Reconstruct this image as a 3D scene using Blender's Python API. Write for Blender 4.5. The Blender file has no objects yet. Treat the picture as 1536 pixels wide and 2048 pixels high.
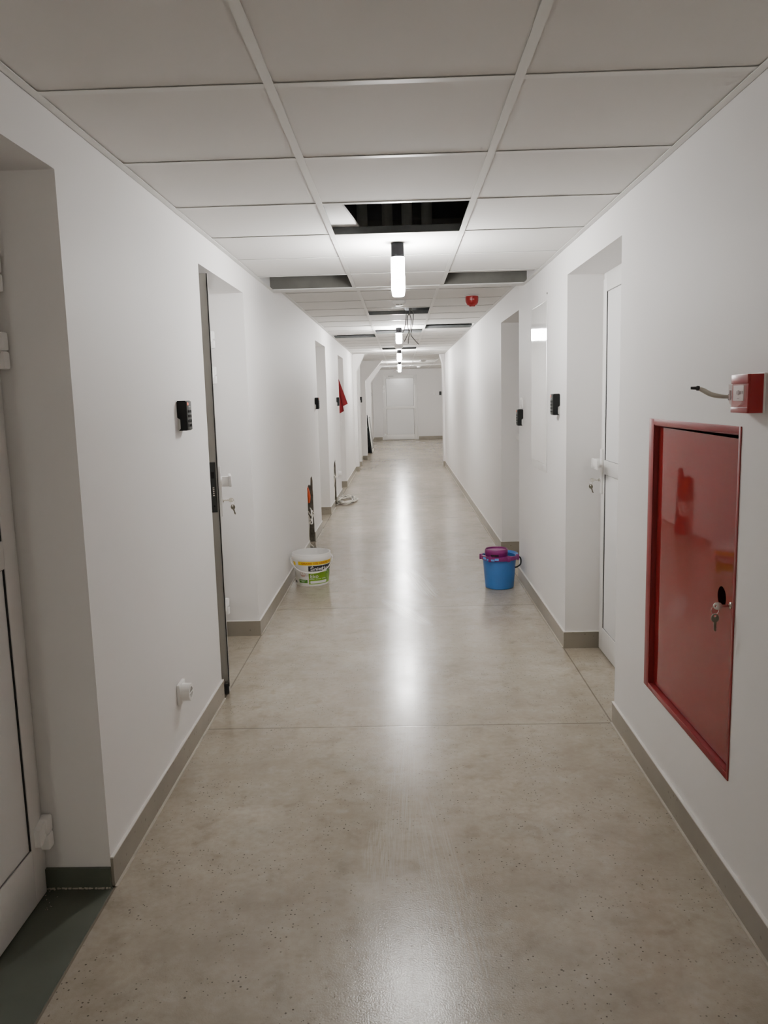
import bpy, bmesh, math, random
from mathutils import Vector, Matrix
from mathutils.geometry import tessellate_polygon

random.seed(7)
C = bpy.context.scene.collection
PI = math.pi

# ------------------------------------------------------------------ measures (metres)
F_PX, PITCH, YAW, ROLL, EYE = 1589.3673, -0.1444, -0.0238, -0.0258, 1.4134
XL, XR = -0.881, 0.886          # corridor walls
HA, HB, HC = 2.159, 2.21, 2.26  # ceiling heights: near, middle, far
YB = 5.645                      # dropped beam
YE, YF = 20.95, 26.0            # end of the middle ceiling, far wall
YN = -7.0                       # corridor goes on behind
TOPZ = 2.62
XW = 2.2                        # far bay is wider on this side

# ------------------------------------------------------------------ materials
MATS = {}
LAMP = 250.0
def nd(nt, t, **kw):
    n = nt.nodes.new(t)
    for k, v in kw.items():
        setattr(n, k, v)
    return n

def mat(name, col, rough=0.5, metal=0.0, coat=0.0, emit=0.0, ecol=None, var=0.06, vscale=3.0, bump=0.0, bscale=120.0, spec=0.5, alpha=1.0, trans=0.0, rvar=0.0, det=3):
    if name in MATS: return MATS[name]
    m = bpy.data.materials.new(name); m.use_nodes = True
    nt = m.node_tree; b = nt.nodes['Principled BSDF']
    tc = nd(nt, 'ShaderNodeTexCoord')
    no = nd(nt, 'ShaderNodeTexNoise'); no.inputs['Scale'].default_value = vscale; no.inputs['Detail'].default_value = det
    nt.links.new(tc.outputs['Object'], no.inputs['Vector'])
    mx = nd(nt, 'ShaderNodeMix', data_type='RGBA')
    nt.links.new(no.outputs['Fac'], mx.inputs[0])
    mx.inputs[6].default_value = (*[c * (1 - var) for c in col], 1)
    mx.inputs[7].default_value = (*[min(1, c * (1 + var)) for c in col], 1)
    nt.links.new(mx.outputs[2], b.inputs['Base Color'])
    b.inputs['Roughness'].default_value = rough
    b.inputs['Metallic'].default_value = metal
    b.inputs['Coat Weight'].default_value = coat
    b.inputs['Coat Roughness'].default_value = 0.06
    b.inputs['Specular IOR Level'].default_value = spec
    b.inputs['Alpha'].default_value = alpha
    b.inputs['Transmission Weight'].default_value = trans
    if rvar:
        mr = nd(nt, 'ShaderNodeMapRange'); nt.links.new(no.outputs['Fac'], mr.inputs['Value'])
        mr.inputs['To Min'].default_value = rough - rvar; mr.inputs['To Max'].default_value = rough + rvar
        nt.links.new(mr.outputs['Result'], b.inputs['Roughness'])
    if emit:
        b.inputs['Emission Strength'].default_value = emit
        b.inputs['Emission Color'].default_value = (*(ecol or col), 1)
    if bump:
        n2 = nd(nt, 'ShaderNodeTexNoise'); n2.inputs['Scale'].default_value = bscale; n2.inputs['Detail'].default_value = 3
        nt.links.new(tc.outputs['Object'], n2.inputs['Vector'])
        bp = nd(nt, 'ShaderNodeBump'); bp.inputs['Strength'].default_value = bump; bp.inputs['Distance'].default_value = 0.002
        nt.links.new(n2.outputs['Fac'], bp.inputs['Height']); nt.links.new(bp.outputs['Normal'], b.inputs['Normal'])
    MATS[name] = m
    return m

WALL   = mat('wall_paint', (0.80, 0.785, 0.775), 0.6, var=0.012, vscale=1.3, det=2, spec=0.3)
TILE   = mat('ceiling_tile_board', (0.79, 0.775, 0.755), 0.9, var=0.015, vscale=2, det=2, spec=0.1)
TBAR   = mat('tbar_white', (0.80, 0.795, 0.77), 0.45, var=0.01)
TWEB   = mat('tbar_galvanised', (0.10, 0.105, 0.105), 0.45, metal=0.3, var=0.3, vscale=20)
PVC    = mat('door_plastic', (0.81, 0.80, 0.785), 0.28, var=0.008)
PANEL  = mat('door_panel_white', (0.80, 0.80, 0.80), 0.22, var=0.008)
GASK   = mat('rubber_black', (0.012, 0.012, 0.012), 0.6)
GREYLN = mat('seal_grey', (0.22, 0.22, 0.22), 0.6)
EDGE   = mat('door_edge_grey', (0.42, 0.41, 0.375), 0.45, var=0.05)
LOCKM  = mat('lock_steel_dark', (0.045, 0.05, 0.048), 0.45, metal=0.4)
STEEL  = mat('steel_bright', (0.62, 0.60, 0.55), 0.25, metal=1.0)
KEYD   = mat('key_dark_brass', (0.16, 0.145, 0.11), 0.4, metal=0.8)
BLACKP = mat('black_plastic', (0.008, 0.009, 0.009), 0.55, spec=0.25)
GREYP  = mat('keypad_face', (0.060, 0.063, 0.060), 0.6, spec=0.2)
HINGEM = mat('hinge_white', (0.93, 0.93, 0.92), 0.4, var=0.0)
WHITEP = mat('white_plastic', (0.82, 0.81, 0.79), 0.3, var=0.01)
REDP   = mat('red_plastic', (0.33, 0.014, 0.016), 0.3)
REDC   = mat('red_cabinet_paint', (0.25, 0.018, 0.018), 0.03, var=0.05, vscale=2.5)
REDF   = mat('red_cabinet_frame', (0.25, 0.014, 0.016), 0.45, var=0.05)
REDCL  = mat('red_fabric', (0.22, 0.008, 0.012), 0.85, var=0.2, vscale=12, bump=0.2, bscale=300)
BLUEP  = mat('blue_plastic', (0.038, 0.165, 0.47), 0.38, var=0.12, vscale=14)
BLUEL  = mat('blue_plastic_light', (0.12, 0.34, 0.72), 0.35)
PURP   = mat('purple_plastic', (0.20, 0.010, 0.135), 0.35, var=0.08)
ALU    = mat('lamp_grey', (0.010, 0.0098, 0.011), 0.8, spec=0.05)
YELL   = mat('label_yellow', (0.85, 0.60, 0.010), 0.45)
GREEN  = mat('label_green', (0.22, 0.42, 0.03), 0.4, var=0.1, vscale=20)
GREEND = mat('label_dark_green', (0.07, 0.25, 0.02), 0.4)
INK    = mat('label_black', (0.018, 0.018, 0.022), 0.4)
INKRED = mat('label_red', (0.50, 0.06, 0.02), 0.5)
INKGREY= mat('label_grey', (0.30, 0.28, 0.28), 0.5)
PAPER  = mat('label_white', (0.82, 0.81, 0.80), 0.4)
CONCV  = mat('raw_concrete', (0.15, 0.147, 0.132), 0.9, var=0.35, vscale=7, bump=0.5, bscale=30)
BRICK  = mat('chase_rubble', (0.15, 0.135, 0.105), 0.95, var=0.6, vscale=28, bump=0.8, bscale=60)
ORANGE = mat('orange_conduit', (0.75, 0.10, 0.02), 0.5)
WIREW  = mat('cable_white', (0.78, 0.75, 0.68), 0.45, var=0.1)
WIREB  = mat('cable_dark', (0.05, 0.05, 0.048), 0.5)
WIREG  = mat('cable_grey', (0.15, 0.15, 0.14), 0.5)
VOID   = mat('void_shade_black', (0.006, 0.009, 0.011), 0.35)  # shade above the tiles put into the colour
BOUNCE  = mat('slab_bounce_pale', (0.75, 0.75, 0.73), 0.9, var=0.1)  # pale slab colour chosen to throw lamp light back
RIB    = mat('void_streak_rib', (0.75, 0.76, 0.74), 0.6, var=0.2, vscale=5)  # pale tone stands in for streaks of light in the void
TAPE   = mat('tape_dark', (0.03, 0.03, 0.03), 0.6)
PIPEW  = mat('pale_sleeve', (0.55, 0.55, 0.49), 0.4, var=0.15, vscale=30)
GLASSD = mat('dark_glass', (0.03, 0.035, 0.035), 0.12)
LEDR   = mat('led_red', (0.6, 0.08, 0.04), 0.3, emit=0.6, ecol=(1, 0.25, 0.15))
GLOW   = mat('lamp_diffuser', (1, 1, 1), 0.4, emit=LAMP, ecol=(1.0, 0.985, 0.965))
GLOWB  = mat('lamp_diffuser_short', (1, 1, 1), 0.4, emit=LAMP * 2.1, ecol=(1.0, 0.985, 0.965))

def lens_mat():
    m = bpy.data.materials.new('strobe_lens'); m.use_nodes = True
    b = m.node_tree.nodes['Principled BSDF']
    b.inputs['Base Color'].default_value = (0.95, 0.72, 0.72, 1); b.inputs['Roughness'].default_value = 0.12
    b.inputs['Alpha'].default_value = 0.28
    return m
LENS = lens_mat()

def floor_mat():
    m = bpy.data.materials.new('polished_concrete'); m.use_nodes = True
    nt = m.node_tree; L = nt.links.new; b = nt.nodes['Principled BSDF']
    tc = nd(nt, 'ShaderNodeTexCoord'); P = tc.outputs['Object']
    def noise(s, det=6, rough=0.55, vec=P, dist=0.0):
        n = nd(nt, 'ShaderNodeTexNoise'); n.inputs['Scale'].default_value = s; n.inputs['Detail'].default_value = det
        n.inputs['Roughness'].default_value = rough; n.inputs['Distortion'].default_value = dist; L(vec, n.inputs['Vector']); return n.outputs['Fac']
    def rng(v, a, c, lo=0.0, hi=1.0):
        n = nd(nt, 'ShaderNodeMapRange'); n.interpolation_type = 'SMOOTHSTEP'
        L(v, n.inputs['Value']); n.inputs['From Min'].default_value = a; n.inputs['From Max'].default_value = c
        n.inputs['To Min'].default_value = lo; n.inputs['To Max'].default_value = hi; return n.outputs['Result']
    def mth(op, a, c=None, d=None):
        n = nd(nt, 'ShaderNodeMath', operation=op)
        for i, v in enumerate((a, c, d)):
            if v is None: continue
            if isinstance(v, (int, float)): n.inputs[i].default_value = v
            else: L(v, n.inputs[i])
        return n.outputs[0]
    def mix(f, a, c, mode='MIX'):
        n = nd(nt, 'ShaderNodeMix', data_type='RGBA', blend_type=mode)
        if isinstance(f, float): n.inputs[0].default_value = f
        else: L(f, n.inputs[0])
        for i, v in ((6, a), (7, c)):
            if isinstance(v, tuple): n.inputs[i].default_value = (*v, 1)
            else: L(v, n.inputs[i])
        return n.outputs[2]
    sx = nd(nt, 'ShaderNodeSeparateXYZ'); L(P, sx.inputs[0]); X, Y = sx.outputs[0], sx.outputs[1]
    big = noise(1.1, 8, 0.62); mid = noise(5.0, 8, 0.65); blot = noise(11.0, 6, 0.6); fine = noise(45, 4)
    col = mix(rng(big, 0.32, 0.68), (0.300, 0.252, 0.190), (0.500, 0.447, 0.365))
    col = mix(rng(mid, 0.35, 0.7), col, (0.390, 0.345, 0.278))
    col = mix(rng(noise(2.3, 6, 0.6), 0.52, 0.74, 0, 0.4), col, (0.370, 0.352, 0.305))
    col = mix(mth('MULTIPLY', rng(fine, 0.3, 0.75), 0.30), col, (0.270, 0.226, 0.172))
    col = mix(rng(blot, 0.50, 0.76, 0, 0.55), col, (0.225, 0.186, 0.134))
    col = mix(rng(blot, 0.22, 0.48, 0.35, 0), col, (0.50, 0.47, 0.41))
    # aggregate specks
    def specks(scale, a, c, lo, hi, ns):
        v = nd(nt, 'ShaderNodeTexVoronoi', voronoi_dimensions='2D'); v.inputs['Scale'].default_value = scale; L(P, v.inputs['Vector'])
        sc_ = nd(nt, 'ShaderNodeSeparateColor'); L(v.outputs['Color'], sc_.inputs[0])
        keep = mth('GREATER_THAN', sc_.outputs[0], lo)
        size = mth('MULTIPLY', sc_.outputs[1], c - a)
        d = mth('SUBTRACT', v.outputs['Distance'], mth('ADD', size, a))
        d = mth('ADD', d, mth('MULTIPLY', mth('SUBTRACT', noise(ns, 2), 0.5), a * 1.6))
        return mth('MULTIPLY', mth('MULTIPLY', rng(d, -a * .5, a * .3, 1, 0), keep), rng(mid, hi - .06, hi + .06))
    spots = mth('MAXIMUM', specks(24, .018, .085, .72, .50, 190), specks(75, .05, .20, .74, .50, 420))
    col = mix(mth('MULTIPLY', spots, 0.85), col, (0.085, 0.07, 0.05))
    # saw cuts across every bay and along the walls
    t = mth('ABSOLUTE', mth('SUBTRACT', mth('FLOORED_MODULO', mth('SUBTRACT', Y, 3.27 - 0.98), 1.96), 0.98))
    cut = rng(t, 0.0024, 0.0055, 1, 0)
    cutx = mth('MAXIMUM', rng(mth('ABSOLUTE', mth('ADD', X, 0.874)), 0.0022, 0.0045, 1, 0), rng(mth('ABSOLUTE', mth('SUBTRACT', X, 0.879)), 0.0022, 0.0045, 1, 0))
    cuts = mth('MAXIMUM', cut, cutx)
    col = mix(mth('MULTIPLY', cuts, 0.65), col, (0.13, 0.105, 0.08))
    # pale brush smears left by washing
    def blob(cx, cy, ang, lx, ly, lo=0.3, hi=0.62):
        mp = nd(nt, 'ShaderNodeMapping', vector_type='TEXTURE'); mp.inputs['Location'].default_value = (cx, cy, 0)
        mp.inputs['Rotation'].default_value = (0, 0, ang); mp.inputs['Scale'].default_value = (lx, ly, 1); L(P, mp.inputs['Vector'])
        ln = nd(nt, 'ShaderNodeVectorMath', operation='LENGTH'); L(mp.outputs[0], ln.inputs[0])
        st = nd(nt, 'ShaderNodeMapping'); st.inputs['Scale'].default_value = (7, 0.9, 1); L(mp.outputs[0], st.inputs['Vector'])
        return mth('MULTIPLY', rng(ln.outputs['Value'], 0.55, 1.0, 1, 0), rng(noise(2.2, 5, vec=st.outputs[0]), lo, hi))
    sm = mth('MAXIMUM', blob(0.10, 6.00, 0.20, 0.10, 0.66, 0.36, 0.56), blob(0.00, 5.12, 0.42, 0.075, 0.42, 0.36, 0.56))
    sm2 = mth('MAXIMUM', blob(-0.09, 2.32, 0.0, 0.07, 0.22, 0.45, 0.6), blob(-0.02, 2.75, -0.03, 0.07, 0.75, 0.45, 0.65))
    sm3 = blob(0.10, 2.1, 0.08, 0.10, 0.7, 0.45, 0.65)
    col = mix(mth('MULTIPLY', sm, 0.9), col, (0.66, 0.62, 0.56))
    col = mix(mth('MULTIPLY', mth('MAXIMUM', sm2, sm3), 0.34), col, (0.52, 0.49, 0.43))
    L(col, b.inputs['Base Color'])
    ra = rng(noise(3.2, 6), 0.3, 0.7, 0.185, 0.235)
    st = nd(nt, 'ShaderNodeMapping'); st.inputs['Scale'].default_value = (22, 0.9, 1); L(P, st.inputs['Vector'])
    ra = mth('ADD', ra, mth('MULTIPLY', rng(noise(1.0, 5, vec=st.outputs[0]), 0.45, 0.7), 0.03))
    L(ra, b.inputs['Roughness'])
    L(rng(Y, 4.9, 6.6, 0.5, 0.30), b.inputs['Specular IOR Level'])   # farther bays are given a weaker specular reflection
    near = rng(Y, 2.9, 3.6, 1.0, 0.0)          # the first bay is less finely polished
    bp = nd(nt, 'ShaderNodeBump'); bp.inputs['Strength'].default_value = 0.16; bp.inputs['Distance'].default_value = 0.0012
    hh = mth('SUBTRACT', mth('ADD', mth('MULTIPLY', noise(210, 2), mth('ADD', mth('MULTIPLY', near, 2.4), 0.06)), mth('MULTIPLY', noise(22, 3), 0.7)), mth('MULTIPLY', cuts, 3.0))
    L(hh, bp.inputs['Height']); L(bp.outputs['Normal'], b.inputs['Normal'])
    return m
FLOOR = floor_mat()

def tile_skirt_mat():
    m = mat('baseboard_concrete_tile', (0.30, 0.272, 0.222), 0.38, var=0.22, vscale=5, bump=0.06, bscale=80)
    nt = m.node_tree; L = nt.links.new; b = nt.nodes['Principled BSDF']
    tc = nt.nodes['Texture Coordinate']; src = b.inputs['Base Color'].links[0].from_socket
    vo = nd(nt, 'ShaderNodeTexVoronoi'); vo.inputs['Scale'].default_value = 26; L(tc.outputs['Object'], vo.inputs['Vector'])
    mr = nd(nt, 'ShaderNodeMapRange'); mr.inputs['From Min'].default_value = 0.09; mr.inputs['From Max'].default_value = 0.15
    mr.inputs['To Min'].default_value = 0.6; mr.inputs['To Max'].default_value = 0.0; L(vo.outputs['Distance'], mr.inputs['Value'])
    mx = nd(nt, 'ShaderNodeMix', data_type='RGBA'); L(mr.outputs['Result'], mx.inputs[0]); L(src, mx.inputs[6]); mx.inputs[7].default_value = (0.10, 0.085, 0.06, 1)
    L(mx.outputs[2], b.inputs['Base Color'])
    return m
SKIRT = tile_skirt_mat()
CAULK = mat('caulk_white', (0.72, 0.70, 0.66), 0.6)
BEAD  = mat('grout_bead', (0.50, 0.46, 0.39), 0.6, var=0.3, vscale=9)
DARKF = mat('green_grey_cement', (0.098, 0.110, 0.084), 0.5, var=0.45, vscale=4, rvar=0.12, bump=0.1, bscale=40)
WPANEL= mat('gloss_white_panel', (0.82, 0.82, 0.81), 0.05, var=0.01)

# ------------------------------------------------------------------ mesh helpers
def new(): return bmesh.new()

def box(bm, lo, hi, bev=0.0, mi=0, seg=2):
    r = bmesh.ops.create_cube(bm, size=1.0); vs = r['verts']
    lo, hi = Vector(lo), Vector(hi)
    for v in vs:
        v.co = Vector(((v.co.x + .5) * (hi.x - lo.x) + lo.x, (v.co.y + .5) * (hi.y - lo.y) + lo.y, (v.co.z + .5) * (hi.z - lo.z) + lo.z))
    fs = {f for v in vs for f in v.link_faces}
    for f in fs: f.material_index = mi
    if bev > 0:
        es = list({e for f in fs for e in f.edges})
        rr = bmesh.ops.bevel(bm, geom=es, offset=bev, segments=seg, affect='EDGES', profile=0.5)
        for f in rr['faces']: f.material_index = mi
    return vs

def quad(bm, pts, mi=0):
    f = bm.faces.new([bm.verts.new(Vector(p)) for p in pts]); f.material_index = mi; return f

def lathe(bm, prof, seg=32, center=(0, 0, 0), mi=0, sx=1.0, sy=1.0, a0=0.0, a1=2 * PI):
    """profile of (r, z) turned about the vertical axis"""
    full = abs(a1 - a0 - 2 * PI) < 1e-6; n = seg if full else seg + 1
    rings = []
    for r, z in prof:
        if r < 1e-6:
            v = bm.verts.new((center[0], center[1], center[2] + z)); rings.append([v] * n); continue
        rings.append([bm.verts.new((center[0] + sx * r * math.cos(a0 + (a1 - a0) * i / seg), center[1] + sy * r * math.sin(a0 + (a1 - a0) * i / seg), center[2] + z)) for i in range(n)])
    out = []
    for a, b in zip(rings, rings[1:]):
        for i in range(n if full else n - 1):
            j = (i + 1) % n
            vs = []
            for v in (a[i], a[j], b[j], b[i]):
                if v not in vs: vs.append(v)
            if len(vs) > 2:
                try: f = bm.faces.new(vs); f.material_index = mi; out.append(f)
                except ValueError: pass
    return [v for r in rings for v in r]

def cyl(bm, p0, p1, r, seg=16, mi=0, r1=None, bev=0.0):
    p0, p1 = Vector(p0), Vector(p1); d = p1 - p0; h = d.length
    q = d.to_track_quat('Z', 'Y').to_matrix().to_4x4(); r1 = r if r1 is None else r1
    prof = [(0, 0), (r - bev, 0)] + ([(r, bev)] if bev else []) + ([(r1, h - bev)] if bev else []) + [(r1 - bev, h), (0, h)]
    M = Matrix.Translation(p0) @ q
    for v in set(lathe(bm, prof, seg, mi=mi)): v.co = M @ v.co

def spline(pts, n=8):
    P = [Vector(p) for p in pts]; P = [2 * P[0] - P[1]] + P + [2 * P[-1] - P[-2]]; out = []
    for i in range(1, len(P) - 2):
        a, b, c, d = P[i - 1:i + 3]
        for k in range(n):
            t = k / n
            out.append(0.5 * ((2 * b) + (c - a) * t + (2 * a - 5 * b + 4 * c - d) * t * t + (3 * b - a - 3 * c + d) * t ** 3))
    out.append(P[-2]); return out

def tube(bm, pts, r, seg=8, mi=0, n=8, smooth=True, cap=True, closed=False):
    pts = spline(pts, n) if smooth else [Vector(p) for p in pts]
    rings = []; up = None
    for i, p in enumerate(pts):
        t = (pts[min(i + 1, len(pts) - 1)] - pts[max(i - 1, 0)])
        if t.length < 1e-9: t = Vector((0, 0, 1))
        t.normalize()
        if up is None:
            up = Vector((0, 0, 1)) if abs(t.z) < 0.9 else Vector((1, 0, 0))
        up = (up - t * up.dot(t)); up.normalize(); s = t.cross(up)
        rr = r(i / (len(pts) - 1)) if callable(r) else r
        rings.append([bm.verts.new(p + (up * math.cos(2 * PI * k / seg) + s * math.sin(2 * PI * k / seg)) * rr) for k in range(seg)])
    for a, b in zip(rings, rings[1:]):
        for k in range(seg):
            f = bm.faces.new((a[k], a[(k + 1) % seg], b[(k + 1) % seg], b[k])); f.material_index = mi
    if cap:
        for ring in (rings[0][::-1], rings[-1]):
            f = bm.faces.new(ring); f.material_index = mi

def sheet(bm, outer, holes, to3, mi=0):
    """flat polygon with holes; to3 maps (u, v) to a point"""
    loops = [outer] + list(holes); flat = [p for l in loops for p in l]
    tris = tessellate_polygon([[Vector((u, v, 0)) for u, v in l] for l in loops])
    vs = [bm.verts.new(to3(u, v)) for u, v in flat]
    for t in tris:
        try: f = bm.faces.new([vs[i] for i in t]); f.material_index = mi
        except ValueError: pass

def finish(bm, name, mats, parent=None, loc=None, smooth=True, weld=True):
    if weld: bmesh.ops.remove_doubles(bm, verts=bm.verts[:], dist=1e-6)
    bmesh.ops.recalc_face_normals(bm, faces=bm.faces[:])
    for f in bm.faces: f.smooth = smooth
    for e in bm.edges:
        e.smooth = not (len(e.link_faces) != 2 or e.calc_face_angle(0) > 0.6)
    me = bpy.data.meshes.new(name); bm.to_mesh(me); bm.free()
    for m in (mats if isinstance(mats, (list, tuple)) else [mats]): me.materials.append(m)
    o = bpy.data.objects.new(name, me); C.objects.link(o)
    if parent is not None: o.parent = parent
    if loc is not None: o.location = loc
    return o

def tag(o, label=None, cat=None, group=None, kind=None):
    if label: o['label'] = label
    if cat: o['category'] = cat
    if group: o['group'] = group
    if kind: o['kind'] = kind
    return o

def empty(name, loc, rotz=0.0, label=None, cat=None, group=None, kind=None):
    o = bpy.data.objects.new(name, None); C.objects.link(o); o.empty_display_size = 0.05
    o.location = loc; o.rotation_euler = (0, 0, rotz)
    return tag(o, label, cat, group, kind)

def copy_tree(o, parent=None):
    c = o.copy(); C.objects.link(c)
    if parent is not None: c.parent = parent
    for ch in list(o.children): copy_tree(ch, c)
    return c

# ------------------------------------------------------------------ openings
# (y0, y1, depth) of the doorways on each side
LEFT_DOORS = [(1.13, 2.145, 0.195), (3.62, 4.64, 0.21), (8.52, 9.62, 0.20), (11.56, 12.60, 0.20), (16.70, 17.55, 0.20)]
RIGHT_DOORS = [(3.265, 4.295, 0.195), (6.005, 7.06, 0.195)]
LINTEL = 2.017

def ragged(pts, amp, step=0.03):
    out = []
    for a, b in zip(pts, pts[1:]):
        n = max(1, int(math.dist(a, b) / step))
        for k in range(n):
            t = k / n; j = 0 if k == 0 and (a is pts[0]) else amp
            out.append((a[0] + (b[0] - a[0]) * t + random.uniform(-j, j), a[1] + (b[1] - a[1]) * t + random.uniform(-j, j)))
    out.append(pts[-1]); return out

CHASE_A = ragged([(7.31, -0.02), (7.32, 0.30), (7.31, 0.585), (7.36, 0.605), (7.50, 0.600), (7.58, 0.590), (7.62, 0.650), (7.70, 0.665), (7.76, 0.62), (7.78, 0.3), (7.79, -0.02)], 0.010)
CHASE_B = ragged([(10.22, -0.02), (10.24, 0.3), (10.26, 0.53), (10.40, 0.58), (10.52, 0.60), (10.55, 0.5), (10.56, 0.2), (10.58, -0.02)], 0.008)

def wall_outline(y0, y1, notches, z0=-0.02, top=2.29):
    pts = [(y0, z0)]
    for n in sorted(notches, key=lambda n: n[0][0]): pts += n
    return pts + [(y1, z0), (y1, top), (y0, top)]

def door_notch(d): return [(d[0], -0.02), (d[0], LINTEL), (d[1], LINTEL), (d[1], -0.02)]

def wall_side(name, x, s, doors, chases, holes, yend):
    """s = -1 for the wall whose openings go towards -x"""
    bm = new()
    to3 = lambda u, v: Vector((x, u, v))
    notches = sorted([door_notch(d) for d in doors] + chases, key=lambda n: n[0][0])
    spans = sorted([(n[0][0], n[-1][0]) for n in notches] + [(min(p[0] for p in h), max(p[0] for p in h)) for h in holes])
    edges = [YN, YN / 2, 0.4] + [(a[1] + b[0]) / 2 for a, b in zip(spans, spans[1:])] + [yend]
    for a, b in zip(edges, edges[1:]):
        sheet(bm, wall_outline(a, b, [n for n in notches if a < n[0][0] < b]), [h for h in holes if a < h[0][0] < b], to3)
    for (y0, y1, dep) in doors:
        xb = x + s * (dep + 0.10)
        quad(bm, [(x, y0, -0.02), (xb, y0, -0.02), (xb, y0, LINTEL), (x, y0, LINTEL)])
        quad(bm, [(x, y1, -0.02), (xb, y1, -0.02), (xb, y1, LINTEL), (x, y1, LINTEL)])
        quad(bm, [(x, y0, LINTEL), (xb, y0, LINTEL), (xb, y1, LINTEL), (x, y1, LINTEL)])
        # the room behind the doorway
        xr = xb + s * 0.7
        quad(bm, [(xr, y0 - .3, -0.02), (xr, y1 + .3, -0.02), (xr, y1 + .3, 2.3), (xr, y0 - .3, 2.3)])
        for yy in (y0 - .3, y1 + .3): quad(bm, [(xb, yy, -0.02), (xr, yy, -0.02), (xr, yy, 2.3), (xb, yy, 2.3)])
        quad(bm, [(xb, y0 - .3, 2.3), (xr, y0 - .3, 2.3), (xr, y1 + .3, 2.3), (xb, y1 + .3, 2.3)])
        sheet(bm, [(y0 - .3, -.02), (y0, -.02), (y0, LINTEL), (y1, LINTEL), (y1, -.02), (y1 + .3, -.02), (y1 + .3, 2.3), (y0 - .3, 2.3)], [], lambda u, v: Vector((xb, u, v)))
    for ch in chases:
        for a, b in zip(ch, ch[1:]):
            quad(bm, [(x, *a), (x + s * .06, *a), (x + s * .06, *b), (x, *b)], 1)
        ys = [p[0] for p in ch]
        quad(bm, [(x + s * .06, min(ys) - .05, -.02), (x + s * .06, max(ys) + .05, -.02), (x + s * .06, max(ys) + .05, .75), (x + s * .06, min(ys) - .05, .75)], 1)
    for h in holes:
        for a, b in zip(h, h[1:] + h[:1]):
            quad(bm, [(x, *a), (x + s * .16, *a), (x + s * .16, *b), (x, *b)], 2)
        quad(bm, [(x + s * .16, *p) for p in h], 2)
    return tag(finish(bm, name, [WALL, BRICK, REDF], smooth=False), kind='structure')

CAB = [(2.104, 0.345), (2.846, 0.345), (2.846, 1.300), (2.104, 1.300)]
wl = wall_side('wall_left', XL, -1, LEFT_DOORS, [CHASE_A, CHASE_B], [], YF + 0.02)
tag(wl, 'long white corridor wall opposite the red cabinet, with chased cable slots', 'wall')
wr = wall_side('wall_right', XR, 1, RIGHT_DOORS, [], [CAB], 16.35)
tag(wr, 'long white corridor wall that holds the red cabinet', 'wall')

bm = new()   # far wall and the closed bay beside it
quad(bm, [(XL - .1, YF, -.02), (XW, YF, -.02), (XW, YF, TOPZ), (XL - .1, YF, TOPZ)])
quad(bm, [(XW, 16.35, -.02), (XW, YF, -.02), (XW, YF, TOPZ), (XW, 16.35, TOPZ)])
quad(bm, [(XR, 16.35, -.02), (XW, 16.35, -.02), (XW, 16.35, TOPZ), (XR, 16.35, TOPZ)])
tag(finish(bm, 'wall_far', WALL, smooth=False), 'white end wall of the corridor around the far door', 'wall', kind='structure')
bm = new()
quad(bm, [(XL - .1, YN, -.02), (XR + .1, YN, -.02), (XR + .1, YN, TOPZ), (XL - .1, YN, TOPZ)])
tag(finish(bm, 'wall_back', WALL, smooth=False), 'white wall closing the corridor behind the viewer', 'wall', kind='structure')

bm = new()
quad(bm, [(-2.2, YN, 0), (XW, YN, 0), (XW, YF + .1, 0), (-2.2, YF + .1, 0)])
tag(finish(bm, 'floor', FLOOR, smooth=False), 'polished speckled beige concrete floor with saw cuts', 'floor', kind='structure')

# dark cement patch in the nearest doorway
bm = new()
box(bm, (XL - .30, 1.13, 0.0), (XL + .004, 2.139, 0.004))
box(bm, (XL - .195, 2.134, 0.004), (XL, 2.146, 0.066))
for k in range(26):
    cx = XL - .19 + .19 * k / 25 + random.uniform(-.004, .004); w_ = random.uniform(.002, .0045)
    box(bm, (cx - w_, 2.134 - random.uniform(.001, .005), .004), (cx + w_, 2.1345, .004 + random.uniform(.002, .005)), mi=1)
for k in range(14):
    cx, cyy = XL - .19 + random.uniform(0, .05), 2.134 - random.uniform(0, .10); w_ = random.uniform(.0005, .0018)
    box(bm, (cx - w_, cyy - w_, .004), (cx + w_, cyy + w_ * 2, .006), mi=1)
tag(finish(bm, 'trim_1', [DARKF, BEAD]), 'dark green-grey cement threshold strip in the nearest doorway', 'threshold', kind='structure')

# pilasters with haunches that carry the far portal frames
def pilaster(y0, y1, xp, xt, zc, z_knee, x0=XL, s=1):
    bm = new()
    prof = [(x0, -.01), (xp, -.01), (xp, z_knee), (xt, zc), (x0, zc)]
    a = [bm.verts.new((x, y0, z)) for x, z in prof]; b = [bm.verts.new((x, y1, z)) for x, z in prof]
    bm.faces.new(a); bm.faces.new(b[::-1])
    for i in range(5):
        j = (i + 1) % 5; bm.faces.new((a[i], b[i], b[j], a[j]))
    # skirting tile round the foot
    e = .008 * s
    box(bm, (min(x0, xp + e), y0 - .008, 0), (max(x0, xp + e), y1 + .002, .092), mi=1)
    return tag(finish(bm, 'wall_pilaster', [WALL, SKIRT]), None, 'pilaster', 'portal pilasters at the far end', 'structure')
tag(pilaster(15.22, 15.50, -0.818, -0.655, HB + .02, 1.90), 'white haunched pilaster, nearest of those along the corridor')
tag(pilaster(18.05, 18.35, -0.775, -0.37, HB + .02, 1.77), 'white haunched pilaster before the leaning frames')
tag(pilaster(20.98, 21.35, -0.765, -0.40, HC + .02, 1.78), 'shaded haunched pilaster behind the leaning frames')
tag(pilaster(16.0, 16.38, 0.852, 0.80, HB + .02, 2.05, XR, -1), 'pale pilaster ending the long wall opposite the haunches')
bm = new()
box(bm, (XL, 16.40, -.01), (-0.825, 16.70, HB + .02)); box(bm, (XL, 16.392, 0), (-0.817, 16.70, .092), mi=1)
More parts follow.
